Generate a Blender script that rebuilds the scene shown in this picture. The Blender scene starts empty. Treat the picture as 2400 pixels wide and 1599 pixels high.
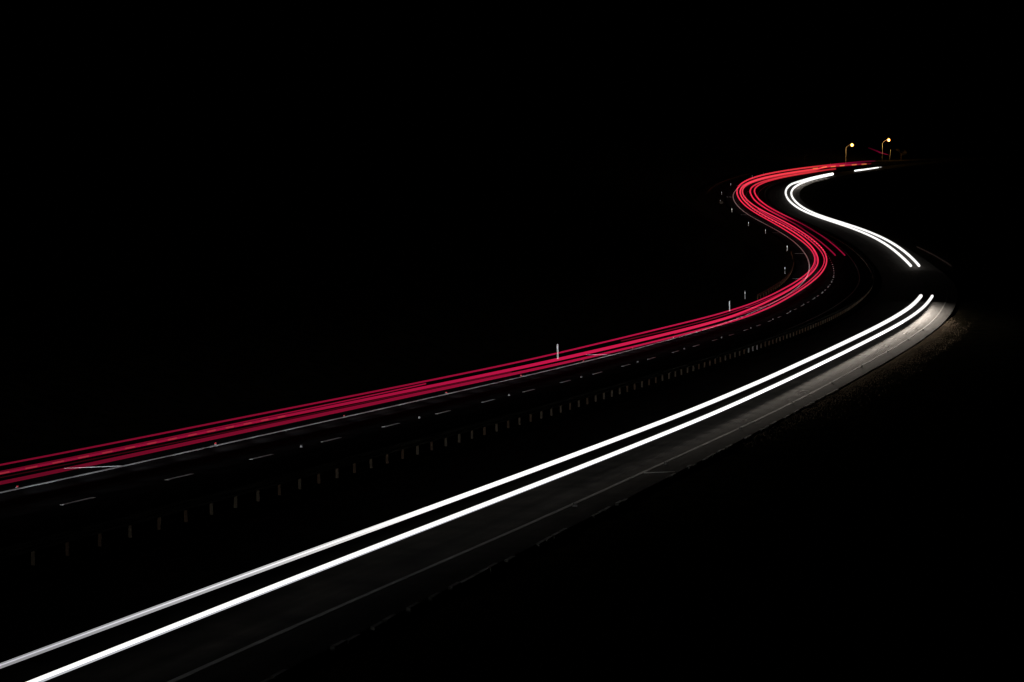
import bpy, bmesh, math, random
import numpy as np
from mathutils import Vector, Matrix

# ------------------------------------------------------------------ camera, world, light
sc = bpy.context.scene
COL = sc.collection
random.seed(7)

cam_data = bpy.data.cameras.new('camera')
cam = bpy.data.objects.new('camera', cam_data)
COL.objects.link(cam)
cam_data.sensor_fit = 'HORIZONTAL'
cam_data.sensor_width = 36.0
cam_data.lens = 36.0 * 5527.66 / 2400.0            # an 83 mm telephoto
cam_data.clip_start = 0.2
cam_data.clip_end = 8000.0
cam.location = (0.0, 0.0, 8.30)                    # standing on the road bank, 8 m above the carriageway
cam.rotation_euler = (math.pi / 2 - 0.03968853, 0.0, 0.0)
sc.camera = cam

world = bpy.data.worlds.new('World')
sc.world = world
world.use_nodes = True
wn = world.node_tree
sky = wn.nodes.new('ShaderNodeTexSky')
sky.sky_type = 'NISHITA'
sky.sun_disc = False
sky.sun_elevation = math.radians(-12)
sky.sun_rotation = math.radians(200)
bg = wn.nodes['Background']
bg.inputs['Strength'].default_value = 0.02
wn.links.new(sky.outputs['Color'], bg.inputs['Color'])

moon_data = bpy.data.lights.new('moon', 'SUN')      # a moonless, overcast night: next to nothing
moon_data.energy = 0.0015
moon_data.angle = math.radians(10)
moon_data.color = (0.8, 0.88, 1.0)
moon = bpy.data.objects.new('moon', moon_data)
moon.rotation_euler = (math.radians(50), 0, math.radians(200))
COL.objects.link(moon)

sc.view_settings.view_transform = 'Standard'
sc.view_settings.look = 'None'
sc.view_settings.exposure = 0.0
sc.view_settings.gamma = 1.0
sc.view_settings.use_curve_mapping = False
sc.render.engine = 'CYCLES'
sc.cycles.use_denoising = True
sc.cycles.max_bounces = 3
sc.cycles.diffuse_bounces = 1
sc.cycles.glossy_bounces = 1
sc.cycles.transmission_bounces = 2
sc.cycles.transparent_max_bounces = 34
sc.cycles.use_light_tree = True

# ------------------------------------------------------------------ the road line, in metres
# (x, y, z) every 20 m along the lane line of the far carriageway, from s = -40
CURVE = [(-23.9,37.05,0.32),(-19.28,56.51,0.14),(-14.54,75.94,-0.02),(-9.75,95.36,-0.13),(-4.88,114.76,-0.17),(0.07,134.13,-0.13),(5.09,153.49,-0.02),(10.13,172.85,0.15),(15.12,192.21,0.38),(19.98,211.61,0.64),(24.62,231.06,0.93),(29.03,250.57,1.27),(33.19,270.13,1.65),(37.15,289.73,2.08),(40.86,309.37,2.53),(44.28,329.07,3.01),(47.42,348.82,3.5),(50.29,368.6,4.02),(52.97,388.42,4.58),(55.48,408.25,5.21),(57.82,428.1,5.91),(59.99,447.96,6.68),(61.95,467.85,7.53),(63.68,487.75,8.44),(65.14,507.68,9.4),(66.29,527.62,10.4),(67.12,547.57,11.44),(67.64,567.54,12.52),(67.91,587.51,13.63),(68.03,607.47,14.78),(68.14,627.44,15.97),(68.38,647.4,17.22),(68.85,667.35,18.53),(69.63,687.29,19.89),(70.71,707.21,21.31),(72.13,727.1,22.76),(73.92,746.97,24.26),(76.16,766.78,25.76),(78.97,786.52,27.29),(82.43,806.16,28.81),(86.6,825.66,30.32),(91.47,845.0,31.82),(96.95,864.18,33.31),(102.94,883.2,34.77),(109.31,902.1,36.21),(115.99,920.9,37.63),(122.92,939.61,39.03),(130.07,958.24,40.39),(137.46,976.78,41.72),(145.08,995.22,43.02),(152.97,1013.56,44.29),(161.14,1031.77,45.53),(169.6,1049.85,46.75),(178.39,1067.78,47.94),(187.5,1085.54,49.1),(196.96,1103.12,50.25),(206.78,1120.51,51.38),(216.96,1137.69,52.48),(227.52,1154.64,53.58),(238.45,1171.36,54.66),(249.76,1187.82,55.72),(261.45,1204.01,56.77),(273.52,1219.92,57.81),(285.96,1235.55,58.84),(298.78,1250.86,59.86),(311.96,1265.87,60.87),(325.51,1280.55,61.87),(339.41,1294.89,62.86),(353.66,1308.89,63.84)]
TRACE = {
    'A': [(-60,-2.28),(1.0,-2.69),(25.9,-3.16),(50.7,-3.25),(75.6,-3.24),(100.5,-3.53),(125.3,-3.56),(150.2,-3.33),(175.0,-3.32),(199.9,-3.57),(224.8,-3.78),(249.6,-3.79),(274.5,-3.62),(299.4,-3.39),(324.2,-3.16),(349.1,-3.05),(373.9,-3.15),(398.8,-3.45),(423.7,-3.83),(448.5,-4.14),(473.4,-4.19),(498.3,-3.96),(523.1,-3.54),(548.0,-3.05),(572.9,-2.64),(597.7,-2.4),(622.6,-2.33),(647.4,-2.43),(672.3,-2.66),(697.2,-3.03),(722.0,-3.63),(746.9,-4.5),(771.8,-5.56),(796.6,-6.48),(821.5,-6.9),(846.3,-6.52),(871.2,-5.27),(896.1,-3.27),(921,-1.2),(946,2.1),(953,4.6)],
    'B': [(-60,-2.5),(1.4,-2.77),(26.3,-3.13),(51.1,-3.13),(76.0,-2.85),(100.8,-2.71),(125.7,-2.46),(150.6,-2.33),(175.4,-2.72),(200.3,-3.12),(225.2,-3.34),(250.0,-3.47),(274.9,-3.33),(299.7,-2.99),(324.6,-2.65),(349.5,-2.47),(374.3,-2.44),(399.2,-2.5),(424.0,-2.59),(448.9,-2.61),(473.8,-2.5),(498.6,-2.23),(523.5,-1.84),(548.3,-1.38),(573.2,-0.99),(598.1,-0.8),(622.9,-0.84),(647.8,-1.09),(672.6,-1.49),(697.5,-1.99),(722.4,-2.58),(747.2,-3.13),(772.1,-3.46),(797.0,-3.35),(821.8,-2.59),(846.7,-1.3),(871.5,0.25),(900,-0.6),(928,6.5)],
    'B1': [(-60,-2.46),(2.0,-3.09),(29.0,-3.66),(56.0,-4.01)],
    'C': [(-60,-1.76),(-0.1,-2.11),(22.7,-2.27),(45.5,-2.55),(68.3,-2.26)],
    'D': [(-60,-0.82),(-1.8,-1.26),(23.4,-1.73),(48.7,-1.89),(73.9,-1.54),(99.1,-1.27),(124.4,-0.99),(149.6,-0.83),(174.8,-1.16),(200.1,-1.64),(225.3,-1.96),(250.5,-2.03),(275.7,-1.86),(301.0,-1.56),(326.2,-1.21),(351.4,-0.93),(376.7,-0.78),(401.9,-0.78),(427.1,-0.85),(452.4,-0.82),(477.6,-0.61),(502.8,-0.16),(528.1,0.39),(553.3,0.82),(578.5,0.87),(603.8,0.64),(629.0,0.24),(654.2,-0.26),(679.4,-0.86),(704.7,-1.49),(729.9,-2.03),(755.1,-2.28),(780.4,-1.99),(805.6,-0.97),(830.8,0.71),(856.1,2.83),(885,0.4),(900,3.2),(926,9.5)],
    'H': [(120.6,-2.01),(145.6,-2.0),(170.6,-1.97),(195.5,-2.13),(220.5,-2.39),(245.5,-2.53),(270.5,-2.43),(295.5,-2.09),(320.4,-1.69),(345.4,-1.39),(370.4,-1.33),(395.4,-1.42),(420.3,-1.58),(445.3,-1.63),(470.3,-1.51),(495.3,-1.2),(520.3,-0.78),(545.2,-0.37),(570.2,-0.03),(595.2,0.28)],
    'I': [(107.2,-3.67),(132.6,-3.32),(158.0,-3.3),(183.4,-3.43),(208.8,-3.47),(234.2,-3.55),(259.6,-3.57),(285.0,-3.42),(310.4,-3.15),(335.8,-2.88),(361.2,-2.71),(386.6,-2.64)],
    'E1': [(362.8,0.88),(388.6,0.53),(414.4,0.27),(440.2,0.18),(466.1,0.38),(491.9,1.01),(517.7,1.79),(543.5,2.43),(569.3,2.78),(595.1,2.77),(621.0,2.51),(646.8,2.12),(672.6,1.74),(714.7,0.85),(740.9,0.64),(767.1,0.85),(793.2,1.77),(819.4,3.41),(845.6,5.47),(871.8,7.64)],
    'E2': [(362.8,2.61),(388.6,2.37),(414.4,2.22),(440.2,2.22),(466.1,2.43),(491.9,2.9),(517.7,3.52),(543.5,4.03),(569.3,4.29),(595.1,4.28),(621.0,4.01),(646.8,3.61),(672.6,3.17),(713.6,2.24),(738.8,2.04),(764.0,2.25),(789.3,3.14),(814.5,4.81),(839.7,6.93),(864.9,9.15)],
    'T1': [(-55,13.42),(-32.2,13.43),(-7.8,13.44),(16.6,13.48),(41.1,13.49),(65.5,13.28),(89.9,12.95),(114.3,12.73),(138.7,12.68),(163.2,12.79),(187.6,12.99),(212.0,13.09)],
    'T2': [(-55,14.66),(-33.6,14.7),(-9.1,14.74),(15.4,14.84),(39.9,14.87),(64.4,14.66),(88.9,14.38),(113.4,14.2),(137.9,14.18),(162.4,14.29),(186.9,14.39),(211.4,14.43)],
    'F1': [(321.4,12.56),(346.5,12.69),(371.7,12.84),(396.8,13.03),(422.0,13.2),(447.1,13.32),(472.3,13.36),(497.4,13.3),(522.6,13.1),(547.8,12.79),(572.9,12.52),(598.0,12.42),(623.2,12.47),(648.3,12.55),(673.5,12.62),(698.6,12.62),(723.8,12.52),(748.9,12.44),(764,13.2),(784,14.0),(804,15.0),(824,16.3)],
    'F2': [(321.7,13.91),(346.7,14.2),(371.6,14.47),(396.6,14.72),(421.6,14.91),(446.5,15.05),(471.5,15.1),(496.5,14.99),(521.4,14.72),(546.4,14.34),(571.4,14.06),(596.3,13.99),(621.3,14.06),(646.2,14.19),(671.2,14.3),(696.2,14.45),(721.1,14.71),(746.1,15.07),(771.1,15.52),(796.0,16.08),(821.0,16.74)],
    'edge': [(-80,-3.47),(3.1,-3.75),(27.9,-4.0),(52.7,-4.03),(77.5,-3.89),(102.3,-3.73),(127.1,-3.61),(151.9,-3.55),(176.7,-3.68),(201.5,-3.86),(226.3,-3.98),(251.1,-4.05),(275.9,-4.08),(300.7,-4.06),(325.5,-4.02),(350.3,-4.02),(375.1,-4.08),(399.9,-4.2),(424.7,-4.32),(449.5,-4.39),(474.3,-4.37),(499.1,-4.23),(523.9,-4.0),(548.7,-3.75),(573.5,-3.55),(598.3,-3.47),(623.1,-3.51),(647.9,-3.67),(672.7,-3.91),(697.5,-4.18),(722.3,-4.45)],
    'redge': [(-80,15.35),(-25.0,15.63),(-1.0,15.89),(22.9,16.04),(46.9,16.21),(70.8,16.19),(94.8,16.04),(118.7,16.02),(142.7,16.02),(166.6,16.05),(190.6,15.99)],
}
S0, DS = -40.0, 20.0
_P = np.array(CURVE)
_a = _P[0] - (_P[1] - _P[0]) * np.arange(20, 0, -1)[:, None]
_b = _P[-1] + (_P[-1] - _P[-2]) * np.arange(1, 121)[:, None] * np.array([1, 1, .6])
_P = np.vstack([_a, _P, _b])
S0 -= 20 * DS


def catmull(pts, t):
    i = int(math.floor(t))
    i = min(max(i, 1), len(pts) - 3)
    f = t - i
    p0, p1, p2, p3 = pts[i - 1], pts[i], pts[i + 1], pts[i + 2]
    return 0.5 * ((2 * p1) + (p2 - p0) * f + (2 * p0 - 5 * p1 + 4 * p2 - p3) * f * f + (3 * p1 - p0 - 3 * p2 + p3) * f ** 3)


def centre(s):
    return catmull(_P, (s - S0) / DS)


def heading(s):
    d = centre(s + 2.0) - centre(s - 2.0)
    return math.atan2(d[0], d[1])


def tangent(s):
    d = centre(s + 2.0) - centre(s - 2.0)
    return Vector(d).normalized()


def pos(s, u, h=0.0):
    """world point: s metres along the road, u metres to the right of the lane line, h above the road"""
    c = centre(s)
    t = heading(s)
    return Vector((c[0] + u * math.cos(t), c[1] - u * math.sin(t), c[2] + h))


def table(*kv):
    k = [a for a, b in kv]
    v = [b for a, b in kv]

    def f(s):
        if s <= k[0]:
            return v[0]
        if s >= k[-1]:
            return v[-1]
        for i in range(len(k) - 1):
            if s <= k[i + 1]:
                w = (s - k[i]) / (k[i + 1] - k[i])
                return v[i] + (v[i + 1] - v[i]) * w
    return f


def smooth_table(pts):
    """Catmull-Rom through unevenly spaced (s, u) knots"""
    k = [p[0] for p in pts]
    v = [p[1] for p in pts]
    n = len(k)
    m = []
    for i in range(n):
        a, b = max(i - 1, 0), min(i + 1, n - 1)
        m.append((v[b] - v[a]) / (k[b] - k[a]))

    def f(s):
        if s <= k[0]:
            return v[0] + m[0] * (s - k[0])
        if s >= k[-1]:
            return v[-1] + m[-1] * (s - k[-1])
        i = 0
        while s > k[i + 1]:
            i += 1
        w = k[i + 1] - k[i]
        t = (s - k[i]) / w
        return ((2 * t ** 3 - 3 * t * t + 1) * v[i] + (t ** 3 - 2 * t * t + t) * w * m[i]
                + (-2 * t ** 3 + 3 * t * t) * v[i + 1] + (t ** 3 - t * t) * w * m[i + 1])
    return f


# how each carriageway wanders off the reference line on the far hill, by the junction
SHIFT_L = smooth_table([(600, 0), (700, 0), (770, -2), (825, -3), (860, -1.5), (890, 1), (920, 5), (950, 10), (1000, 15), (1100, 22), (1320, 28), (1500, 30)])
SHIFT_M = smooth_table([(600, 0), (780, 0), (830, 1.2), (864, 2.9), (900, 5.5), (950, 11), (1000, 16), (1100, 23), (1320, 29), (1500, 31)])
SHIFT_R = smooth_table([(600, 0), (740, 0), (800, 2.2), (850, 5.7), (882, 8.4), (920, 12), (1000, 20), (1100, 27), (1320, 33), (1500, 35)])


def sh(f, s):
    return 0.0 if s < 600 else (f(s) if s < 1500 else f(1500))


# ------------------------------------------------------------------ materials
def new_mat(name):
    m = bpy.data.materials.new(name)
    m.use_nodes = True
    nt = m.node_tree
    return m, nt, nt.nodes['Principled BSDF']


def noise_mat(name, c1, c2, scale=3.0, rough=0.8, bump=0.0, metallic=0.0, detail=6.0, spec=0.5, stretch=None):
    m, nt, b = new_mat(name)
    tc = nt.nodes.new('ShaderNodeTexCoord')
    nz = nt.nodes.new('ShaderNodeTexNoise')
    nz.inputs['Scale'].default_value = scale
    nz.inputs['Detail'].default_value = detail
    if stretch:
        mp = nt.nodes.new('ShaderNodeMapping')
        mp.inputs['Scale'].default_value = stretch
        nt.links.new(tc.outputs['Object'], mp.inputs['Vector'])
        nt.links.new(mp.outputs['Vector'], nz.inputs['Vector'])
    else:
        nt.links.new(tc.outputs['Object'], nz.inputs['Vector'])
    rp = nt.nodes.new('ShaderNodeValToRGB')
    rp.color_ramp.elements[0].position = 0.32
    rp.color_ramp.elements[1].position = 0.7
    rp.color_ramp.elements[0].color = (*c1, 1)
    rp.color_ramp.elements[1].color = (*c2, 1)
    nt.links.new(nz.outputs['Fac'], rp.inputs['Fac'])
    nt.links.new(rp.outputs['Color'], b.inputs['Base Color'])
    b.inputs['Roughness'].default_value = rough
    b.inputs['Metallic'].default_value = metallic
    b.inputs['Specular IOR Level'].default_value = spec
    if bump:
        bp = nt.nodes.new('ShaderNodeBump')
        bp.inputs['Strength'].default_value = bump
        bp.inputs['Distance'].default_value = 0.05
        nt.links.new(nz.outputs['Fac'], bp.inputs['Height'])
        nt.links.new(bp.outputs['Normal'], b.inputs['Normal'])
    return m


def streaky(m):
    """wheel-worn bands and seams that run along the road"""
    nt = m.node_tree
    b = nt.nodes['Principled BSDF']
    src = b.inputs['Base Color'].links[0].from_socket
    uv = nt.nodes.new('ShaderNodeUVMap')
    mp = nt.nodes.new('ShaderNodeMapping')
    mp.inputs['Scale'].default_value = (0.05, 1.6, 1)
    nz = nt.nodes.new('ShaderNodeTexNoise')
    nz.inputs['Scale'].default_value = 1.0
    nz.inputs['Detail'].default_value = 5
    nt.links.new(uv.outputs['UV'], mp.inputs['Vector'])
    nt.links.new(mp.outputs['Vector'], nz.inputs['Vector'])
    mr = nt.nodes.new('ShaderNodeMapRange')
    mr.inputs['From Min'].default_value = 0.3
    mr.inputs['From Max'].default_value = 0.7
    mr.inputs['To Min'].default_value = 0.55
    mr.inputs['To Max'].default_value = 1.5
    nt.links.new(nz.outputs['Fac'], mr.inputs['Value'])
    mx = nt.nodes.new('ShaderNodeVectorMath')
    mx.operation = 'SCALE'
    nt.links.new(src, mx.inputs[0])
    nt.links.new(mr.outputs['Result'], mx.inputs['Scale'])
    nt.links.new(mx.outputs['Vector'], b.inputs['Base Color'])


M = {}
M['asphalt'] = noise_mat('asphalt', (0.011, 0.011, 0.012), (0.022, 0.021, 0.020), scale=0.55, rough=0.9, bump=0.25, detail=10, spec=0.0)
streaky(M['asphalt'])
M['smooth_asphalt'] = noise_mat('smooth_asphalt', (0.012, 0.0115, 0.0105), (0.026, 0.024, 0.021), scale=0.55, rough=0.85, bump=0.35, detail=10, spec=0.008)
streaky(M['smooth_asphalt'])
M['verge'] = noise_mat('verge_grass', (0.010, 0.010, 0.006), (0.036, 0.030, 0.019), scale=0.9, rough=1.0, bump=0.6, detail=9, spec=0.0)
M['grass'] = noise_mat('grass_blade', (0.035, 0.03, 0.02), (0.09, 0.072, 0.05), scale=0.4, rough=0.8, spec=0.2)
gb = M['grass'].node_tree
gt = gb.nodes.new('ShaderNodeBsdfTranslucent')
gm = gb.nodes.new('ShaderNodeMixShader')
gm.inputs['Fac'].default_value = 0.6
gt.inputs['Color'].default_value = (0.085, 0.066, 0.047, 1)
gb.links.new(gb.nodes['Principled BSDF'].outputs['BSDF'], gm.inputs[1])
gb.links.new(gt.outputs['BSDF'], gm.inputs[2])
gb.links.new(gm.outputs['Shader'], gb.nodes['Material Output'].inputs['Surface'])
M['underlit_paint'] = noise_mat('underlit_road_paint', (0.05, 0.05, 0.047), (0.13, 0.13, 0.125), scale=0.8, rough=0.7, detail=8)  # near edge line: low light put into a darker paint colour
M['dimlit_paint'] = noise_mat('dimlit_road_paint', (0.06, 0.06, 0.06), (0.22, 0.22, 0.22), scale=1.2, rough=0.7, detail=8)  # white paint darkened in colour so these markings look dimly lit
M['paint'] = noise_mat('road_paint', (0.70, 0.72, 0.72), (0.84, 0.85, 0.85), scale=1.7, rough=0.65, bump=0.1, detail=8)
M['steel'] = noise_mat('galvanised_steel', (0.16, 0.15, 0.13), (0.34, 0.33, 0.30), scale=2.2, rough=0.55, metallic=0.3)
M['rusty_steel'] = noise_mat('rusty_steel', (0.06, 0.034, 0.018), (0.13, 0.085, 0.045), scale=1.4, rough=0.9)
M['old_steel'] = noise_mat('weathered_steel', (0.08, 0.062, 0.035), (0.16, 0.125, 0.08), scale=1.1, rough=0.8, metallic=0.1)
M['rail'] = noise_mat('dull_rail_steel', (0.010, 0.009, 0.008), (0.024, 0.022, 0.018), scale=1.4, rough=0.9, spec=0.05)
M['rust_rail'] = noise_mat('rusty_rail', (0.022, 0.009, 0.005), (0.05, 0.022, 0.012), scale=1.2, rough=0.95, spec=0.03)
M['column'] = noise_mat('painted_column', (0.20, 0.19, 0.17), (0.32, 0.30, 0.27), scale=1.3, rough=0.5)
M['plastic'] = noise_mat('post_plastic', (0.42, 0.42, 0.40), (0.62, 0.61, 0.58), scale=4.0, rough=0.45)
M['dull_plastic'] = noise_mat('dark_post_plastic', (0.16, 0.16, 0.14), (0.28, 0.27, 0.25), scale=4.0, rough=0.6)  # darker tone for the farther posts
M['reflector'] = noise_mat('reflector_sheet', (0.80, 0.80, 0.78), (0.92, 0.92, 0.90), scale=8.0, rough=0.3)
M['concrete'] = noise_mat('kerb_concrete', (0.2, 0.19, 0.17), (0.36, 0.35, 0.32), scale=3.0, rough=0.9, bump=0.3)
M['bark'] = noise_mat('bark', (0.03, 0.024, 0.018), (0.08, 0.06, 0.045), scale=2.0, rough=0.9)
M['rubber'] = noise_mat('stud_casting', (0.2, 0.2, 0.2), (0.35, 0.35, 0.35), scale=9.0, rough=0.6)


def lens_mat(name, col):
    m, nt, b = new_mat(name)
    b.inputs['Base Color'].default_value = (*col, 1)
    b.inputs['Roughness'].default_value = 0.25
    tr = nt.nodes.new('ShaderNodeBsdfTranslucent')
    tr.inputs['Color'].default_value = (*col, 1)
    mx = nt.nodes.new('ShaderNodeMixShader')
    mx.inputs['Fac'].default_value = 0.5
    nt.links.new(b.outputs['BSDF'], mx.inputs[1])
    nt.links.new(tr.outputs['BSDF'], mx.inputs[2])
    nt.links.new(mx.outputs['Shader'], nt.nodes['Material Output'].inputs['Surface'])
    return m


M['glass_white'] = lens_mat('stud_glass_white', (0.16, 0.16, 0.157))
M['glass_red'] = lens_mat('stud_glass_red', (0.85, 0.06, 0.08))

# light drawn through the air by a passing lamp: it adds light and hides nothing
m = bpy.data.materials.new('light_streak')
m.use_nodes = True
nt = m.node_tree
nt.nodes.clear()
out = nt.nodes.new('ShaderNodeOutputMaterial')
em = nt.nodes.new('ShaderNodeEmission')
at = nt.nodes.new('ShaderNodeAttribute')
at.attribute_name = 'glow'
tp = nt.nodes.new('ShaderNodeBsdfTransparent')
ad = nt.nodes.new('ShaderNodeAddShader')
nt.links.new(at.outputs['Color'], em.inputs['Color'])
em.inputs['Strength'].default_value = 0.5            # seen twice, through the near and the far side of the streak
nt.links.new(em.outputs['Emission'], ad.inputs[0])
nt.links.new(tp.outputs['BSDF'], ad.inputs[1])
nt.links.new(ad.outputs['Shader'], out.inputs['Surface'])
M['streak'] = m


def lamp_mat(name, col, strength):
    m = bpy.data.materials.new(name)
    m.use_nodes = True
    b = m.node_tree.nodes['Principled BSDF']
    b.inputs['Base Color'].default_value = (*col, 1)
    b.inputs['Emission Color'].default_value = (*col, 1)
    b.inputs['Emission Strength'].default_value = strength
    return m


M['sodium'] = lamp_mat('sodium_lamp', (1.0, 0.62, 0.16), 45.0)
m = bpy.data.materials.new('sodium_halo_bowl')          # lantern bowl made to glow as the orange halo round the lamp
m.use_nodes = True
nt = m.node_tree
nt.nodes.clear()
out = nt.nodes.new('ShaderNodeOutputMaterial')
em = nt.nodes.new('ShaderNodeEmission')
em.inputs['Color'].default_value = (1.0, 0.36, 0.05, 1)
em.inputs['Strength'].default_value = 0.75
tp = nt.nodes.new('ShaderNodeBsdfTransparent')
ad = nt.nodes.new('ShaderNodeAddShader')
nt.links.new(em.outputs['Emission'], ad.inputs[0])
nt.links.new(tp.outputs['BSDF'], ad.inputs[1])
nt.links.new(ad.outputs['Shader'], out.inputs['Surface'])
M['halo_bowl'] = m


# ------------------------------------------------------------------ building helpers
def mesh_obj(name, verts, faces, mat, parent=None, smooth=False):
    me = bpy.data.meshes.new(name)
    me.from_pydata([tuple(v) for v in verts], [], faces)
    me.materials.append(M[mat] if isinstance(mat, str) else mat)
    if smooth:
        for p in me.polygons:
            p.use_smooth = True
    me.update()
    o = bpy.data.objects.new(name, me)
    COL.objects.link(o)
    if parent is not None:
        o.parent = parent
    return o


def share_obj(name, me, parent=None):
    o = bpy.data.objects.new(name, me)
    COL.objects.link(o)
    if parent is not None:
        o.parent = parent
    return o


def empty(name, loc=(0, 0, 0)):
    o = bpy.data.objects.new(name, None)
    o.empty_display_size = 0.3
    o.location = loc
    COL.objects.link(o)
    return o


def tag(o, label=None, cat=None, group=None, kind=None):
    if label:
        o['label'] = label
    if cat:
        o['category'] = cat
    if group:
        o['group'] = group
    if kind:
        o['kind'] = kind
    return o


def frange(a, b, d):
    n = max(1, int(math.ceil((b - a) / d)))
    return [a + (b - a) * i / n for i in range(n + 1)]


def ribbon(name, ss, ua, ub, ha, hb, mat, parent=None, cols=1):
    """a strip lying along the road between offsets ua(s) and ub(s)"""
    verts, faces = [], []
    for s in ss:
        for j in range(cols + 1):
            w = j / cols
            verts.append(pos(s, ua(s) * (1 - w) + ub(s) * w, ha * (1 - w) + hb * w))
    n = cols + 1
    for i in range(len(ss) - 1):
        for j in range(cols):
            a = i * n + j
            faces.append((a, a + 1, a + n + 1, a + n))
    o = mesh_obj(name, verts, faces, mat, parent)
    uv = o.data.uv_layers.new(name='along')
    for lp in o.data.loops:
        i, j = divmod(lp.vertex_index, n)
        w = j / cols
        uv.data[lp.index].uv = (ss[i], ua(ss[i]) * (1 - w) + ub(ss[i]) * w)
    return o


def slab(name, ss, ua, ub, h0, h1, mat, parent=None):
    """a thin raised strip with closed sides (paint with thickness)"""
    verts, faces = [], []
    for s in ss:
        a, b = ua(s), ub(s)
        verts += [pos(s, a, h0), pos(s, a, h1), pos(s, b, h1), pos(s, b, h0)]
    for i in range(len(ss) - 1):
        k = i * 4
        for j in range(3):
            faces.append((k + j, k + j + 1, k + 4 + j + 1, k + 4 + j))
    e = (len(ss) - 1) * 4
    faces.append((0, 3, 2, 1))
    faces.append((e, e + 1, e + 2, e + 3))
    return mesh_obj(name, verts, faces, mat, parent)


def box_data(x0, x1, y0, y1, z0, z1, taper=1.0):
    xm, ym = (x0 + x1) / 2, (y0 + y1) / 2
    t = taper
    v = [(x0, y0, z0), (x1, y0, z0), (x1, y1, z0), (x0, y1, z0)]
    v += [(xm + (a - xm) * t, ym + (b - ym) * t, z1) for a, b, _ in v]
    f = [(0, 3, 2, 1), (4, 5, 6, 7), (0, 1, 5, 4), (1, 2, 6, 5), (2, 3, 7, 6), (3, 0, 4, 7)]
    return v, f


def merge(*parts):
    V, F = [], []
    for v, f in parts:
        n = len(V)
        V += list(v)
        F += [tuple(i + n for i in q) for q in f]
    return V, F


def make_mesh(name, vf, mat, smooth=False):
    me = bpy.data.meshes.new(name)
    me.from_pydata(vf[0], [], vf[1])
    me.materials.append(M[mat])
    if smooth:
        for p in me.polygons:
            p.use_smooth = True
    me.update()
    return me


def tube_data(pts, rads, sides=8):
    """a tapered tube through world points, capped at both ends"""
    verts, faces = [], []
    n = len(pts)
    for i in range(n):
        d = (pts[min(i + 1, n - 1)] - pts[max(i - 1, 0)]).normalized()
        a = d.cross(Vector((0, 0, 1)))
        if a.length < 1e-3:
            a = d.cross(Vector((1, 0, 0)))
        a.normalize()
        b = a.cross(d).normalized()
        for k in range(sides):
            t = 2 * math.pi * k / sides
            verts.append(pts[i] + (a * math.cos(t) + b * math.sin(t)) * rads[i])
    for i in range(n - 1):
        for k in range(sides):
            k2 = (k + 1) % sides
            faces.append((i * sides + k, i * sides + k2, (i + 1) * sides + k2, (i + 1) * sides + k))
    faces.append(tuple(range(sides - 1, -1, -1)))
    faces.append(tuple((n - 1) * sides + k for k in range(sides)))
    return verts, faces


def along(o, s, u, h=0.0):
    """stand an object on the road, its local +Y along the direction of travel"""
    o.location = pos(s, u, h)
    o.rotation_euler = (0, 0, -heading(s))
    return o


ORD = ['first', 'second', 'third', 'fourth', 'fifth', 'sixth', 'seventh', 'eighth', 'ninth', 'tenth', 'eleventh', 'twelfth',
       'thirteenth', 'fourteenth', 'fifteenth', 'sixteenth', 'seventeenth', 'eighteenth', 'nineteenth', 'twentieth',
       'twenty-first', 'twenty-second', 'twenty-third', 'twenty-fourth']

# ------------------------------------------------------------------ the setting: ground
U_NEAR = [-60, -40, -28, -20, -14, -11, -9, -7.6, -6.6, -5.4, 0, 4.4, 5.2, 5.75, 6.3, 7.2, 12, 16.6, 17.5, 18.4, 20, 23, 27, 32, 38, 46, 60]
U_FAR = [90, 140, 220, 350, 600, 1000, 1700, 2600]
US = [-a for a in reversed(U_FAR)] + U_NEAR + U_FAR
TH_MEAN = math.radians(13.0)


def smoothstep(a, b, x):
    t = min(max((x - a) / (b - a), 0.0), 1.0)
    return t * t * (3 - 2 * t)


def ground_height(s, u):
    ul = -6.6 + min(sh(SHIFT_L, s), 0) - 6 * smoothstep(760, 850, s)
    ur = 17.5 + max(sh(SHIFT_R, s), 0)
    h = -0.02
    if u < ul:
        d = ul - u
        h += -0.12 * smoothstep(0, 2, d) + 0.20 * max(0, d - 4) * smoothstep(4, 14, d)
        h = min(h, 14 + 0.02 * d)
    elif u > ur:
        d = u - ur
        # the bank the camera stands on, falling away ahead of it
        bank = 6.75 * smoothstep(2.0, 13.5, d) * (1 - smoothstep(-66, -34, s))
        h += -0.10 * smoothstep(0, 2, d) + bank - 0.05 * max(0, d - 5) * smoothstep(5, 20, d) * smoothstep(-60, 0, s)
        h = max(h, -9 + 0.0 * d)
    elif 4.4 < u - sh(SHIFT_M, s) < 7.2:
        h += 0.03
    else:
        h -= 0.10
    if abs(u) > 30:
        h += 1.2 * math.sin(s * 0.013 + u * 0.02) * smoothstep(30, 90, abs(u))
    return h


def ground_point(s, u, extra=0.0):
    un = max(-60.0, min(60.0, u))
    p = pos(s, un, 0)
    r = u - un
    p.x += r * math.cos(TH_MEAN)
    p.y -= r * math.sin(TH_MEAN)
    p.z += ground_height(s, u) + extra
    return p


gs = frange(-420, -60, 30)[:-1] + frange(-60, 420, 6)[:-1] + frange(420, 1320, 12)[:-1] + frange(1320, 3400, 80)
verts, faces = [], []
for s in gs:
    for u in US:
        verts.append(ground_point(s, u))
n = len(US)
for i in range(len(gs) - 1):
    for j in range(n - 1):
        a = i * n + j
        faces.append((a, a + 1, a + n + 1, a + n))
ground = tag(mesh_obj('ground', verts, faces, 'verge', smooth=True), kind='structure')

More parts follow.
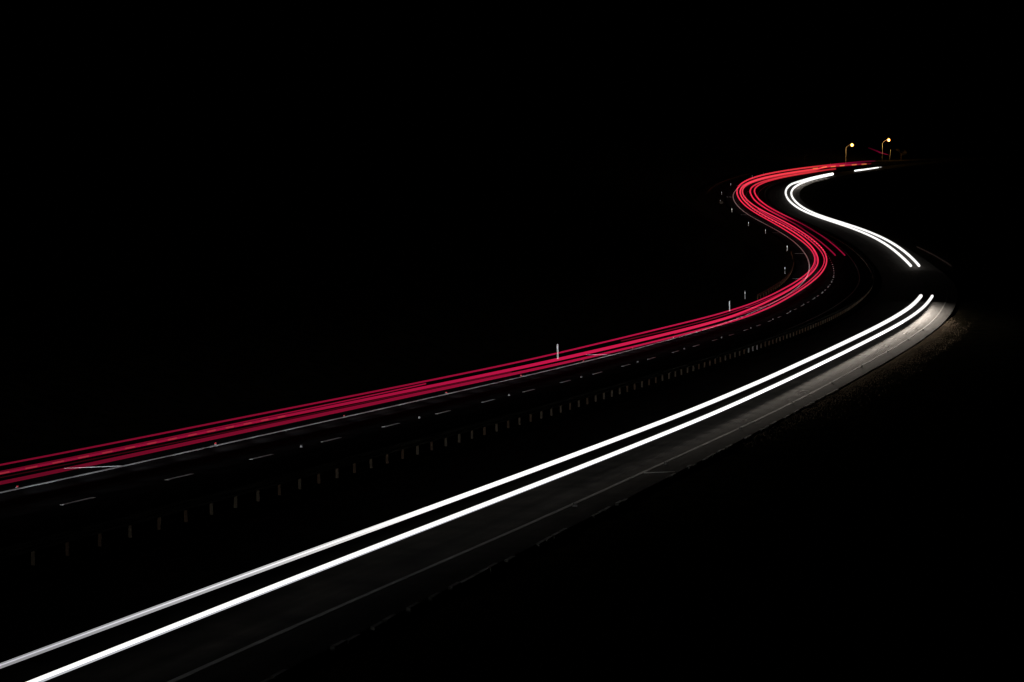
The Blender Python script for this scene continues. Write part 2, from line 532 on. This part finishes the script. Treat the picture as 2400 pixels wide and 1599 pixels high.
# ------------------------------------------------------------------ the two carriageways with their paint
road_s = frange(-300, -60, 20)[:-1] + frange(-60, 1320, 6)
left_road = tag(ribbon('road', road_s,
                       lambda s: -6.3 + sh(SHIFT_L, s), lambda s: 4.6 + sh(SHIFT_M, s), 0.0, 0.0, 'asphalt', cols=4),
                'dark far carriageway with painted edge line and dashed lane line', kind='structure')
right_road = tag(ribbon('road', road_s,
                        lambda s: 7.2 + sh(SHIFT_R, s) * 0.9, lambda s: 17.25 + sh(SHIFT_R, s), 0.0, 0.0, 'smooth_asphalt', cols=4),
                 'dark near carriageway swept by headlights', kind='structure')

EDGE = smooth_table(TRACE['edge'])
REDGE = smooth_table(TRACE['redge'])


def edge_u(s):
    return EDGE(s) if s < 722 else -4.03 + sh(SHIFT_L, s)


def redge_u(s):
    return REDGE(s) if s < 190 else 15.99 + sh(SHIFT_R, s)


edge_w = table((-300, 0.17), (150, 0.17), (700, 0.24), (1300, 0.24))
slab('edge_line', frange(-120, 760, 4), lambda s: edge_u(s) - edge_w(s) / 2, lambda s: edge_u(s) + edge_w(s) / 2, 0.0, 0.012, 'paint', left_road)
slab('edge_line', frange(-120, 860, 4), lambda s: 3.9 + sh(SHIFT_M, s) - 0.08, lambda s: 3.9 + sh(SHIFT_M, s) + 0.08, 0.0, 0.012, 'dimlit_paint', left_road)
slab('edge_line', frange(-120, 260, 4), lambda s: redge_u(s) - 0.07, lambda s: redge_u(s) + 0.07, 0.0, 0.012, 'underlit_paint', right_road)
LANE = smooth_table([(-80, 0.0), (0, 0.0), (24, -.19), (42, -.2), (60, -.17), (78, 0.0), (96, .05), (113, .2), (148, .3), (200, .1), (300, 0), (400, 0)])
for k in range(-8, 80):
    s = 9.0 * k
    lu = LANE(s) if s < 400 else 0.0
    slab('lane_dash', [s, s + 1.3, s + 2.5], lambda q: lu - 0.075, lambda q: lu + 0.075, 0.0, 0.012, 'paint', left_road)
# painted ticks across the hard strip beside the distance posts
for s in (14.0, 104.0, 194.0, 284.0, 390.0, 485.0, 580.0, 679.0, 752.0):
    a = edge_u(s) - (2.0 if s > 50 else 1.75)
    ua, ub = a, edge_u(s) - 0.09
    wid = 0.10 if s < 300 else 0.5
    v = [pos(s - wid - 1.5 * (s < 50), ua, 0), pos(s - wid, ub, 0), pos(s + wid, ub, 0), pos(s + wid - 1.5 * (s < 50), ua, 0)]
    v += [p + Vector((0, 0, 0.012)) for p in v]
    mesh_obj('hard_strip_tick', v, [(4, 5, 6, 7), (0, 1, 5, 4), (1, 2, 6, 5), (2, 3, 7, 6), (3, 0, 4, 7)], 'paint' if s < 150 else 'dimlit_paint', left_road)
v = [pos(16.0, redge_u(16) + 0.09, 0), pos(16.25, redge_u(16) + 0.09, 0), pos(17.0, 17.1, 0), pos(16.8, 17.1, 0)]
v += [p + Vector((0, 0, 0.012)) for p in v]
mesh_obj('hard_strip_tick', v, [(4, 5, 6, 7), (0, 1, 5, 4), (1, 2, 6, 5), (2, 3, 7, 6), (3, 0, 4, 7)], 'paint', right_road)

# ------------------------------------------------------------------ kerb along the near carriageway
kerb = tag(empty('kerb', pos(0, 17.35, 0)), 'low concrete kerb half lost in the grass beside the near carriageway', 'kerb')
kmesh = make_mesh('kerbstone', box_data(-0.06, 0.06, -0.44, 0.44, -0.15, 0.06, 0.9), 'concrete')
inv = Matrix.Translation(-kerb.location)
for s in frange(-36, 70, 0.93):
    if random.random() < 0.35:
        continue
    o = share_obj('kerbstone', kmesh, kerb)
    p = pos(s, 17.35 + random.uniform(-.012, .012), random.uniform(-0.03, 0.015)) - kerb.location
    o.location = p
    o.rotation_euler = (0, 0, -heading(s) + random.uniform(-.01, .01))

# ------------------------------------------------------------------ grass on the verges
def grass_strip(name, s0, s1, u0, u1, count, seed, hmin, hmax):
    rnd = random.Random(seed)
    V, F = [], []
    for i in range(count):
        s = rnd.uniform(s0, s1)
        u = u0 + (u1 - u0) * rnd.random() ** 2.2
        if rnd.random() > smoothstep(20, 135, s) * (1 - smoothstep(17.9, 20.5, u)) * (1 - smoothstep(125, 178, s)):  # grass kept to the headlight pool; thinning stands in for the light's fade
            continue
        b = ground_point(s, u)
        hh = rnd.uniform(hmin, hmax) * (0.6 + 0.6 * (math.sin(s * 0.35 + u) * math.sin(s * 0.11 - u * 0.7) * 0.5 + 0.5))
        w = rnd.uniform(0.015, 0.045)
        t = rnd.uniform(0, math.pi)
        dx, dy = math.cos(t) * w, math.sin(t) * w
        lx, ly = rnd.gauss(0, 0.4) * hh, rnd.gauss(0, 0.4) * hh
        k = len(V)
        V += [(b.x - dx, b.y - dy, b.z - 0.02), (b.x + dx, b.y + dy, b.z - 0.02), (b.x + lx, b.y + ly, b.z + hh)]
        F.append((k, k + 1, k + 2))
    o = mesh_obj(name, V, F, 'grass')
    return o


tag(grass_strip('grass', -20, 230, 17.32, 20.6, 150000, 3, 0.02, 0.09),
    'rough verge grass along the near carriageway', 'grass', kind='stuff')

# ------------------------------------------------------------------ crash barriers
W_PROFILE = [(-0.01, 0.0), (0.035, 0.03), (0.035, 0.08), (-0.035, 0.13), (-0.035, 0.18), (0.035, 0.23), (0.035, 0.28), (-0.01, 0.31)]


def beam(name, ss, uf, side, z0, mat, parent):
    verts, faces = [], []
    n = len(W_PROFILE)
    base = parent.location
    for s in ss:
        for a, b in W_PROFILE:
            verts.append(pos(s, uf(s) + side * (0.12 + a + 0.036), z0 + b) - base)
    for i in range(len(ss) - 1):
        for j in range(n - 1):
            a = i * n + j
            faces.append((a, a + 1, a + n + 1, a + n))
    o = mesh_obj(name, verts, faces, mat, parent)
    sd = o.modifiers.new('thickness', 'SOLIDIFY')
    sd.thickness = 0.006
    return o


# Z-section post: a flange, a web facing the traffic, a flange
ZPOST = merge(box_data(-0.055, 0.055, -0.004, 0.004, -0.2, 0.66), box_data(-0.06, -0.053, 0.004, 0.05, -0.2, 0.66), box_data(0.053, 0.06, -0.05, -0.004, -0.2, 0.66))
post_old = make_mesh('post', ZPOST, 'old_steel')
post_rust = make_mesh('post', ZPOST, 'rusty_steel')
post_dark = make_mesh('post', ZPOST, 'rust_rail')
post_new = make_mesh('post', ZPOST, 'steel')

MB = smooth_table([(-80, 5.8), (0, 5.77), (20, 5.65), (35, 5.68), (45, 5.76), (60, 5.72), (150, 6.0), (192, 6.1), (228, 6.0), (300, 5.9), (400, 5.7), (450, 5.4), (495, 5.5), (540, 5.9), (700, 5.95)])


def mb_u(s):
    return MB(s) if s < 700 else 5.95 + sh(SHIFT_M, s)


cb = tag(empty('crash_barrier', pos(0, 5.75, 0)), 'long steel crash barrier on posts along the strip between the carriageways', 'crash barrier')
k = 0
s = -40.0
while s < 310:
    new = 108 < s < 114
    o = share_obj('post', post_new if new else (post_rust if random.random() < .4 else post_old), cb)
    o.location = pos(s, mb_u(s), random.uniform(-.02, .02)) - cb.location
    o.rotation_euler = (random.uniform(-.03, .03), random.uniform(-.03, .03), -heading(s) + random.uniform(-.05, .05))
    s += 2.13
    k += 1
V, F = [], []
for s in frange(310, 860, 4.3):
    mtx = Matrix.Translation(pos(s, mb_u(s), 0) - cb.location) @ Matrix.Rotation(-heading(s), 4, 'Z')
    n0 = len(V)
    V += [mtx @ Vector(v) for v in ZPOST[0]]
    F += [tuple(i + n0 for i in f) for f in ZPOST[1]]
tag(mesh_obj('post', V, F, 'old_steel', cb), kind='stuff')
bs = frange(-60, 860, 4)
beam('rail', bs, mb_u, 1, 0.42, 'rail', cb)
beam('rail', bs, mb_u, -1, 0.42, 'rail', cb)


def side_barrier(label, s0, s1, uf, side):
    b = tag(empty('crash_barrier', pos(s0, uf(s0), 0)), label, 'crash barrier', 'roadside crash barriers')
    for s in frange(s0 + 1, s1 - 1, 4.8):
        o = share_obj('post', post_dark, b)
        o.location = pos(s, uf(s), 0) - b.location
        o.rotation_euler = (0, 0, -heading(s))
    beam('rail', frange(s0, s1, 4), uf, side, 0.42, 'rust_rail', b)
    return b


side_barrier('brown crash barrier on the verge inside the first bend', 214, 392, smooth_table([(214, -6.5), (240, -6.75), (300, -6.8), (392, -6.75)]), 1)
side_barrier('dim brown crash barrier climbing behind the second bend', 700, 836, smooth_table([(700, -12.8), (725, -13.2), (778, -15), (836, -18.2)]), 1)
side_barrier('faint crash barrier on the verge beyond the gap in the headlight trail', 322, 408, smooth_table([(322, 19.4), (370, 19.3), (408, 18.8)]), -1)

# ------------------------------------------------------------------ marker posts
body_mesh = make_mesh('body', merge(box_data(-0.055, 0.055, -0.035, 0.035, -0.15, 0.86, 0.9), box_data(-0.055, 0.055, -0.03, 0.03, 0.86, 1.03, 0.75)), 'plastic')
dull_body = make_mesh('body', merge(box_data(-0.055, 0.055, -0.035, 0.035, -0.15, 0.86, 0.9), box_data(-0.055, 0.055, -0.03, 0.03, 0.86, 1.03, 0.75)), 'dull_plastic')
refl_mesh = make_mesh('reflector', merge(box_data(-0.045, 0.045, -0.046, -0.0365, 0.66, 0.86)), 'reflector')
MARK = [(99.9, -6.92), (187.5, -6.83), (219.0, -8.42), (305.5, -7.7), (403.8, -7.26), (482.6, -8.1), (521.8, -8.9), (595.6, -7.0),
        (645.2, -8.2), (694.7, -7.9), (749.7, -8.9), (811.2, -11.5), (839.4, -13.5), (885.5, -14.9), (949.3, -13.9)]
MARK_LABEL = ['white marker post nearest the camera, standing over the red trails in mid picture',
              'white marker post second from the camera, where the road starts to bend',
              'short pale marker post just behind the second one',
              'pale marker post inside the first bend, lowest of the far ones',
              'grey marker post left of the point where the first bend ends',
              'marker post beside the painted tick between the two bends',
              'marker post left of the straight between the two bends',
              'marker post below the outside of the second bend',
              'marker post beside the bush at the second bend',
              'marker post left of the tightest point of the second bend',
              'marker post upper left of the second bend',
              'bright marker post above the second bend, leftmost on the hill',
              'bright marker post above the second bend, second on the hill',
              'small marker post above the climbing red trails, third on the hill',
              'small marker post above the climbing red trails, nearest the street lamps']
for i, (s, u) in enumerate(MARK):
    t = tag(empty('marker_post'), MARK_LABEL[i], 'marker post', 'marker posts along the far verge')
    along(t, s, u, ground_height(s, u))
    t.rotation_euler = (random.uniform(-.03, .03), random.uniform(-.05, -.01) if i < 2 else random.uniform(-.03, .03), -heading(s))
    z = 1.0 if s < 260 else 1.05
    w = 1.0 if s < 260 else 1.3
    t.scale = (w, w, z)
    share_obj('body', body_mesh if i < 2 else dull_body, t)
    share_obj('reflector', refl_mesh, t)

# ------------------------------------------------------------------ road studs
stud_base = box_data(-0.065, 0.065, -0.07, 0.07, -0.01, 0.02, 0.8)
stud_lens = ([(-.06, 0, .012), (-.004, 0, .012), (-.012, .012, .095), (-.052, .012, .095), (.004, 0, .012), (.06, 0, .012), (.052, .012, .095), (.012, .012, .095)],
             [(0, 1, 2, 3), (4, 5, 6, 7)])              # two upright reflector plates
base_mesh = make_mesh('casting', stud_base, 'rubber')
white_lens = make_mesh('lens', stud_lens, 'glass_white')
red_lens = make_mesh('lens', stud_lens, 'glass_red')


def stud(s, u, lens, label, group):
    t = tag(empty('road_stud'), label, 'road stud', group)
    along(t, s, u, 0.004)
    g = (1.0 + max(0, s - 40) / 260.0) * (1.15 if u > 10 else 0.85 if u > -2 else 0.7)
    t.scale = (g, g, g)
    share_obj('casting', base_mesh, t)
    share_obj('lens', lens, t)


lane_studs = [24.2 + 17.75 * i for i in range(16)]
for i, s in enumerate(lane_studs):
    stud(s, LANE(s) if s < 400 else 0, white_lens, '%s white road stud between the lane dashes, counting from the left' % ORD[i], 'white studs on the dashed lane line')
for i, s in enumerate([5.0, 24.6, 42.4, 60.9, 77.9, 95.5, 112.6, 130.3]):
    stud(s, edge_u(s) - 0.22, red_lens, '%s red road stud along the far edge line, counting from the left' % ORD[i], 'red studs along the far edge line')
for i, s in enumerate([3.8, 19.9, 38.5, 56.5, 75.0, 92.7, 111.4, 130.1, 147.1]):
    stud(s, redge_u(s) + 0.2, white_lens, '%s road stud along the near edge line, counting from the left' % ORD[i], 'studs along the near edge line')


# ------------------------------------------------------------------ light trails of the passing cars
def px_radius(s, px):
    return 0.5 * px * (76.0 + s) / 5527.66


def streak(parent, key, h, width, glow, s0=None, s1=None, dh=0.0, du=0.0, name='light_streak', step=5.0, sides=8):
    """one lamp drawn along the road: width(s) in photograph pixels, glow(s) a linear colour"""
    f = smooth_table(TRACE[key])
    a = TRACE[key][0][0] if s0 is None else s0
    b = TRACE[key][-1][0] if s1 is None else s1
    ss = frange(a, b, step)
    w0 = px_radius(a, width(a)) * 0.7
    w1 = px_radius(b, width(b)) * 0.7
    ss = [a - w0 * 0.4] + ss + [b + w1 * 0.4]
    base = parent.location
    pts = [pos(s, f(s) + du, h + dh) - base for s in ss]
    rr = [px_radius(s, width(s)) for s in ss]
    rr[0] *= 0.35
    rr[-1] *= 0.35
    v, fc = tube_data(pts, rr, sides)
    o = mesh_obj(name, v, fc, 'streak', parent, smooth=True)
    at = o.data.color_attributes.new('glow', 'FLOAT_COLOR', 'POINT')
    buf = np.ones((len(v), 4), dtype=np.float32)
    for i, s in enumerate(ss):
        buf[i * sides:(i + 1) * sides, :3] = np.array(glow(s)) * (0.86 if name == 'light_streak' and parent.name.startswith('tail') else 1.0)
    at.data.foreach_set('color', buf.ravel())
    return o


def glow_table(*kv):
    fs = [table(*[(s, c[j]) for s, c in kv]) for j in range(3)]
    return lambda s: (fs[0](s), fs[1](s), fs[2](s))


def beam_light(parent, s, u, h, ahead, yaw, pitch, power, size=50, blend=0.9, col=(1, .95, .88)):
    ld = bpy.data.lights.new('beam', 'SPOT')
    ld.energy = power
    ld.color = col
    ld.spot_size = math.radians(size)
    ld.spot_blend = blend
    ld.shadow_soft_size = 0.08
    o = bpy.data.objects.new('beam', ld)
    COL.objects.link(o)
    o.parent = parent
    o.location = pos(s, u, h) - parent.location
    d = tangent(s) * ahead
    d = Matrix.Rotation(math.radians(yaw), 3, 'Z') @ d
    d.z -= math.tan(math.radians(pitch))
    o.rotation_euler = d.to_track_quat('-Z', 'Y').to_euler()
    return o


def trail(name, s, u, label, cat, group):
    return tag(empty(name, pos(s, u, 0)), label, cat, group)


WHITE = (1.0, 0.985, 0.96)


def white(k):
    return tuple(k * c for c in WHITE)


# -- the car coming down the near carriageway
t = trail('headlight_trail', 0, 13.5, 'thick white headlight trail, two streaks sweeping from the lower left to the right edge', 'light trail', 'white headlight trails')
tw = table((-55, 13), (-18, 12.5), (0, 11), (30, 10), (70, 9.0), (212, 8.0))
streak(t, 'T1', .65, tw, glow_table((-55, (.25, .25, .26)), (-32, (.27, .27, .28)), (-20, (.42, .42, .43)), (-12, white(.75)), (-4, white(1.15)), (6, white(1.15)), (212, white(1.15))))
streak(t, 'T1', .65, lambda s: tw(s) * 0.25, glow_table((-55, (.2, .2, .24)), (-32, (.28, .28, .33)), (-18, (.5, .5, .52)), (0, (.3, .3, .3)), (212, (.2, .2, .2))), dh=0.012)
streak(t, 'T2', .65, lambda s: tw(s) * 0.78, glow_table((-55, white(1.1)), (212, white(1.15))), dh=0.02)
streak(t, 'T2', .65, lambda s: tw(s) * 0.5, glow_table((-55, (.45, .46, .48)), (-10, (.55, .56, .6)), (40, (.8, .8, .8)), (212, (.8, .8, .8))), dh=-0.035, s1=150)
for s in frange(-6, 212, 3.4):
    f = smooth_table(TRACE['T2'])(s)
    p = 15000 * math.exp((s - 212) / 34.0) * (0.01 + 0.99 * smoothstep(-25, 95, s)) * (0.015 + 0.985 * smoothstep(212, 168, s))
    beam_light(t, s, f - .3, .66, -1, 18.0, 7.0, p * 1.35, 27, 1.0, (1, .89, .76))

# -- the same traffic beyond the first bend
t = trail('headlight_trail', 400, 13.5, 'white headlight trail, two streaks curving through the second bend', 'light trail', 'white headlight trails')
fw = table((321, 6.0), (500, 4.8), (650, 4.3), (740, 4.6), (824, 5.6))
for key in ('F1', 'F2'):
    streak(t, key, .65, fw, glow_table((321, white(1.15)), (824, white(1.15))))
for s in frange(336, 810, 9):
    f = smooth_table(TRACE['F2'])(s)
    beam_light(t, s, f - .3, .66, -1, 8.0, 1.0, 160 if s < 735 else 900, 40, 1.0, (1, .90, .78))

TRACE['G'] = [(851, 19.65), (864.4, 21.3), (882.2, 22.49)]
t = trail('headlight_trail', 866, 20.5, 'short white headlight trail at the foot of the street lamps', 'light trail', 'white headlight trails')
streak(t, 'G', .65, table((851, 3.6), (882, 2.6)), glow_table((851, white(1.6)), (882, white(1.4))), step=3)
TRACE['G2'] = [(884.4, 22.62), (886.5, 22.75)]
streak(t, 'G2', .65, table((884, 2.4), (887, 2.0)), glow_table((884, white(.5)), (887, white(.35))), step=2)

# -- the cars going away on the far carriageway
def red(r, g=0.006, b=0.115):
    return (r, r * g * 2 + 0.001, r * b)


T_A = trail('tail_light_trail', 0, -3, 'thin red tail light trail, topmost of the red streaks, running the whole road', 'light trail', 'red tail light trails')
wa = table((-60, 4.6), (50, 4.2), (150, 3.3), (300, 2.5), (600, 2.5), (800, 3.6), (962, 3.0))
streak(T_A, 'A', 1.15, wa, glow_table((-60, red(.15)), (0, red(.18)), (50, red(.28)), (120, red(.5)), (220, (.75, .02, .08)), (330, (.9, .03, .09)), (700, (1.0, .035, .09)), (880, (.85, .04, .05)), (912, (.45, .006, .04)), (935, (.16, 0, .03)), (953, (.04, 0, .008))))
streak(T_A, 'I', .85, lambda s: 1.9, glow_table((107, red(.12)), (180, red(.3)), (300, red(.5)), (390, red(.6))), dh=0.05)

T_B = trail('tail_light_trail', 0, -2.5, 'broad red tail light trail with orange flecks, lowest of the red streaks', 'light trail', 'red tail light trails')
wb = table((-60, 5.0), (0, 5.5), (50, 6.5), (90, 7.2), (150, 5.0), (250, 3.1), (400, 3.0), (600, 2.9), (750, 3.6), (930, 3.2))
streak(T_B, 'B', .85, wb, glow_table((-60, red(.20)), (0, red(.25)), (40, red(.36)), (80, red(.62)), (150, (.85, .02, .09)), (300, (1.0, .035, .1)), (700, (1.05, .05, .1)), (880, (.95, .05, .06)), (905, (.5, .01, .04)), (928, (.10, 0, .02))))
wd = table((-60, 9), (20, 8.6), (60, 6.5), (100, 4.6), (250, 2.9), (400, 2.8), (600, 2.7), (760, 3.4), (926, 3.0))
streak(T_B, 'D', .85, wd, glow_table((-60, red(.11)), (0, red(.13)), (50, red(.27)), (100, red(.5)), (180, (.75, .02, .08)), (300, (1.0, .04, .1)), (500, (.95, .035, .1)), (700, (.9, .05, .09)), (860, (.6, .03, .04)), (890, (.3, .004, .02)), (926, (.08, 0, .01))))
f = smooth_table(TRACE['B'])
for i in range(14):
    s = 1.0 + 2.2 * i
    TRACE['_i'] = [(s, f(s)), (s + .45, f(s + .45)), (s + .9, f(s + .9))]
    streak(T_B, '_i', .85, lambda q: 3.2, lambda q: (.09, .02, .007), name='indicator_flash', step=.5, sides=6)
for s, u in ((876.0, -1.41), (888.0, -0.61), (894.3, 1.55), (904.5, 2.8), (913.0, 5.74), (919.2, 8.34)):
    TRACE['_i'] = [(s - 2.2, u - .35), (s, u), (s + 2.2, u + .35)]
    streak(T_B, '_i', .85, lambda q: 3.0, lambda q: (.30, .13, .02), name='indicator_flash', step=1.5, sides=6)

T_C = trail('tail_light_trail', 10, -2.6, 'dim red tail light trail ending in mid air left of the first marker post', 'light trail', 'red tail light trails')
streak(T_C, 'B1', .85, lambda s: 3.0, glow_table((-60, red(.10)), (0, red(.13)), (30, red(.25)), (56, red(.34))))
streak(T_C, 'C', .85, lambda s: 2.6, glow_table((-60, red(.02)), (0, red(.025)), (30, red(.05)), (68, red(.12))))

T_H = trail('tail_light_trail', 200, -2, 'thin red tail light trail in the middle of the red bundle at the first bend', 'light trail', 'red tail light trails')
streak(T_H, 'H', .85, lambda s: 2.1, glow_table((120, red(.25)), (180, red(.45)), (280, (.8, .02, .08)), (420, (.85, .03, .09)), (596, (.7, .02, .08))))

T_E = trail('tail_light_trail', 500, 2, 'dim red tail light trail in the outer lane, fading out before the first bend', 'light trail', 'red tail light trails')
for key in ('E1', 'E2'):
    we = table((360, 2.8), (540, 2.7), (720, 3.2), (900, 2.8))
    streak(T_E, key, .85, we, glow_table((360, red(.28)), (400, red(.26)), (470, red(.15)), (530, red(.18)), (545, (.55, .015, .06)), (600, (.75, .02, .07)), (690, (.95, .03, .08)), (800, (.6, .03, .04)), (860, (.35, .015, .02)), (890, (.15, 0, .01))))

# -- headlights of the same cars: they light the paint, the posts and the studs ahead of them
for s in frange(-54, 333, 4.5):
    beam_light(T_B, s, -1.9, .66, 1, 13.0, 1.2, 2200 if s < 240 else 3600, 22, 1.0, (.90, .96, 1.0))
    beam_light(T_B, s, -1.2, .66, 1, -6.0, 1.0, 620, 20, 1.0, (.96, .97, 1.0))
for s in frange(336, 770, 7.0):
    beam_light(T_B, s, -1.9, .66, 1, 11.0, 1.2, 4200, 22, 1.0, (1, .96, .90))

# -- a car on the road that climbs away behind the lamps
slip = [Vector(p) for p in ((162.0, 1123.0, 57.9), (169.19, 1122.76, 55.61), (172.83, 1122.71, 54.2), (175.67, 1122.65, 52.92), (180.53, 1122.59, 51.22))]
road_v, road_f = [], []
for p in slip + [Vector((196, 1122.3, 46.5))]:
    road_v += [p + Vector((0.3, -3.0, -1.1)), p + Vector((0.3, 3.2, -0.9))]
for i in range(len(slip)):
    road_f.append((2 * i, 2 * i + 2, 2 * i + 3, 2 * i + 1))
tag(mesh_obj('side_road', road_v, road_f, 'asphalt'), kind='structure')
t = tag(empty('tail_light_trail', slip[1]), 'short dim red tail light trail slanting behind the street lamps', 'light trail', 'red tail light trails')
v, fc = tube_data([p - slip[1] for p in slip[1:]], [.25, .3, .33, .38], 8)
o = mesh_obj('light_streak', v, fc, 'streak', t, smooth=True)
at = o.data.color_attributes.new('glow', 'FLOAT_COLOR', 'POINT')
buf = np.ones((len(v), 4), dtype=np.float32)
for i, c in enumerate(((.02, 0, .003), (.06, 0, .009), (.15, .002, .02), (.35, .012, .045))):
    buf[i * 8:(i + 1) * 8, :3] = c
at.data.foreach_set('color', buf.ravel())

# ------------------------------------------------------------------ street lamps
def street_lamp(s, u, hcol, arm, rise, lean, label):
    b = pos(s, u, 0)
    b.z = ground_point(s, u).z - 0.1
    road_z = pos(s, u, 0).z
    t = tag(empty('street_lamp', b), label, 'street lamp', 'street lamps on the hill')
    top = Vector((lean * hcol, 0, road_z - b.z + hcol))
    v, fc = tube_data([Vector((0, 0, 0)), Vector((lean * .8, 0, 1.2)), top * 0.55, top], [.17, .15, .12, .09], 10)
    mesh_obj('column', v, fc, 'column', t, smooth=True)
    end = top + Vector((arm, -2.2, rise))
    v, fc = tube_data([top - Vector((0, 0, .1)), top + Vector((arm * .12, -.1, rise * .16)), top + Vector((arm * .55, -1.2, rise * .6)), end], [.085, .075, .07, .06], 8)
    mesh_obj('arm', v, fc, 'column', t, smooth=True)
    ln = empty('lantern', end)
    ln.parent = t
    v, fc = box_data(-.3, .9, -.46, .46, .155, .3, .6)
    mesh_obj('hood', v, fc, 'column', ln)

    def dome(name, rx, ry, z0, z1, mat):
        vv, ff = [], []
        for i in range(9):
            a = -math.pi / 2 + math.pi * i / 8
            for k in range(14):
                an = 2 * math.pi * k / 14
                vv.append((.3 + rx * math.cos(a) * math.cos(an), ry * math.cos(a) * math.sin(an), (z0 + z1) / 2 + (z1 - z0) / 2 * math.sin(a)))
        for i in range(8):
            for k in range(14):
                ff.append((i * 14 + k, i * 14 + (k + 1) % 14, (i + 1) * 14 + (k + 1) % 14, (i + 1) * 14 + k))
        mesh_obj(name, vv, ff, mat, ln, smooth=True)
    dome('halo_bowl', .82, .74, -1.25, .14, 'halo_bowl')  # oversized, so its shape shows the glow around the lamp
    dome('lamp', .30, .30, -.85, -.25, 'sodium')
    ld = bpy.data.lights.new('bulb', 'POINT')
    ld.energy = 1900
    ld.color = (1.0, .55, .16)
    ld.shadow_soft_size = .25
    lo = bpy.data.objects.new('bulb', ld)
    COL.objects.link(lo)
    lo.parent = ln
    lo.location = (.3, 0, -1.4)
    return t


street_lamp(952.2, -8, 7.1, 2.0, 1.5, .012, 'lit street lamp with an orange glow, left of the two on the hill')
street_lamp(1008.3, -8, 7.9, 2.1, 1.7, .03, 'lit street lamp with an orange glow, right of the two and higher')
b = ground_point(1011, -5.2)
t = tag(empty('lamp_post', b), 'bare orange-lit pole standing right of the street lamps', 'pole')
v, fc = tube_data([Vector((-.1, 0, -.3)), Vector((0, 0, 1.2)), Vector((.2, 0, 3)), Vector((.4, 0, 4.9))], [.16, .14, .11, .08], 10)
mesh_obj('shaft', v, fc, 'column', t, smooth=True)
v, fc = tube_data([Vector((.4, 0, 4.88)), Vector((.4, 0, 4.96)), Vector((.4, 0, 5.0))], [.1, .1, .04], 10)
mesh_obj('cap', v, fc, 'column', t)


# ------------------------------------------------------------------ bare trees by the lamps
def bare_tree(base, height, seed, label):
    rnd = random.Random(seed)
    t = tag(empty('bare_tree', base), label, 'tree', 'bare trees on the hill')
    trunk_pts = [Vector((0, 0, -.2)), Vector((rnd.uniform(-.1, .1), 0, height * .25)), Vector((rnd.uniform(-.2, .2), 0, height * .5))]
    v, fc = tube_data(trunk_pts, [.16, .12, .09], 7)
    mesh_obj('trunk', v, fc, 'bark', t)
    V, F = [], []

    def grow(p, d, ln, r, depth):
        q = p + d * ln
        mid = (p + q) / 2 + Vector((rnd.uniform(-.1, .1), rnd.uniform(-.1, .1), rnd.uniform(-.05, .1))) * ln
        v, f = tube_data([p, mid, q], [r, r * .85, r * .65], 4)
        n = len(V)
        V.extend(v)
        F.extend(tuple(i + n for i in x) for x in f)
        if depth:
            for _ in range(rnd.randint(2, 4)):
                dd = (d + Vector((rnd.gauss(0, .8), rnd.gauss(0, .8), rnd.gauss(.0, .5)))).normalized()
                grow(p + (q - p) * rnd.uniform(.5, 1), dd, ln * rnd.uniform(.55, .8), r * .6, depth - 1)
    for _ in range(5):
        d = Vector((rnd.gauss(0, 1.0), rnd.gauss(0, 1.0), .8)).normalized()
        grow(trunk_pts[-1] - Vector((0, 0, rnd.uniform(0, height * .15))), d, height * .24, .06, 3)
    tag(mesh_obj('crown', V, F, 'bark', t), kind='stuff')


g = Vector((174.9, 1063.0, 46.6))
bare_tree(g, 7.5, 5, 'bare tree lit orange to the right of the street lamps')
bare_tree(Vector((124.0, 1003.0, 43.2)), 6.5, 9, 'faint bare tree left of the street lamps')
b = ground_point(643, -7.9)
t = tag(empty('bush', b), 'small scrubby bush on the verge outside the second bend', 'bush')
rnd = random.Random(2)
V, F = [], []
for i in range(70):
    a, e = rnd.uniform(0, 6.28), rnd.uniform(.2, 1.3)
    ln = rnd.uniform(.4, 1.0)
    d = Vector((math.cos(a) * math.cos(e), math.sin(a) * math.cos(e), math.sin(e)))
    v, f = tube_data([Vector((0, 0, -.05)), d * ln * .6 + Vector((0, 0, .05)), d * ln + Vector((rnd.uniform(-.1, .1), rnd.uniform(-.1, .1), 0))], [.012, .009, .004], 3)
    n = len(V)
    V += v
    F += [tuple(i + n for i in x) for x in f]
mesh_obj('stem', V, F, 'bark', t)['kind'] = 'stuff'
V, F = [], []
for i in range(420):
    a, e, r = rnd.uniform(0, 6.28), rnd.uniform(.1, 1.4), rnd.uniform(.35, 1.0)
    c = Vector((math.cos(a) * math.cos(e), math.sin(a) * math.cos(e), math.sin(e))) * r
    x = Vector((rnd.gauss(0, 1), rnd.gauss(0, 1), rnd.gauss(0, 1))).normalized() * .06
    y = x.cross(Vector((rnd.gauss(0, 1), rnd.gauss(0, 1), rnd.gauss(0, 1)))).normalized() * .03
    n = len(V)
    V += [c - x, c + y, c + x, c - y]
    F.append((n, n + 1, n + 2, n + 3))
mesh_obj('foliage', V, F, 'grass', t)['kind'] = 'stuff'
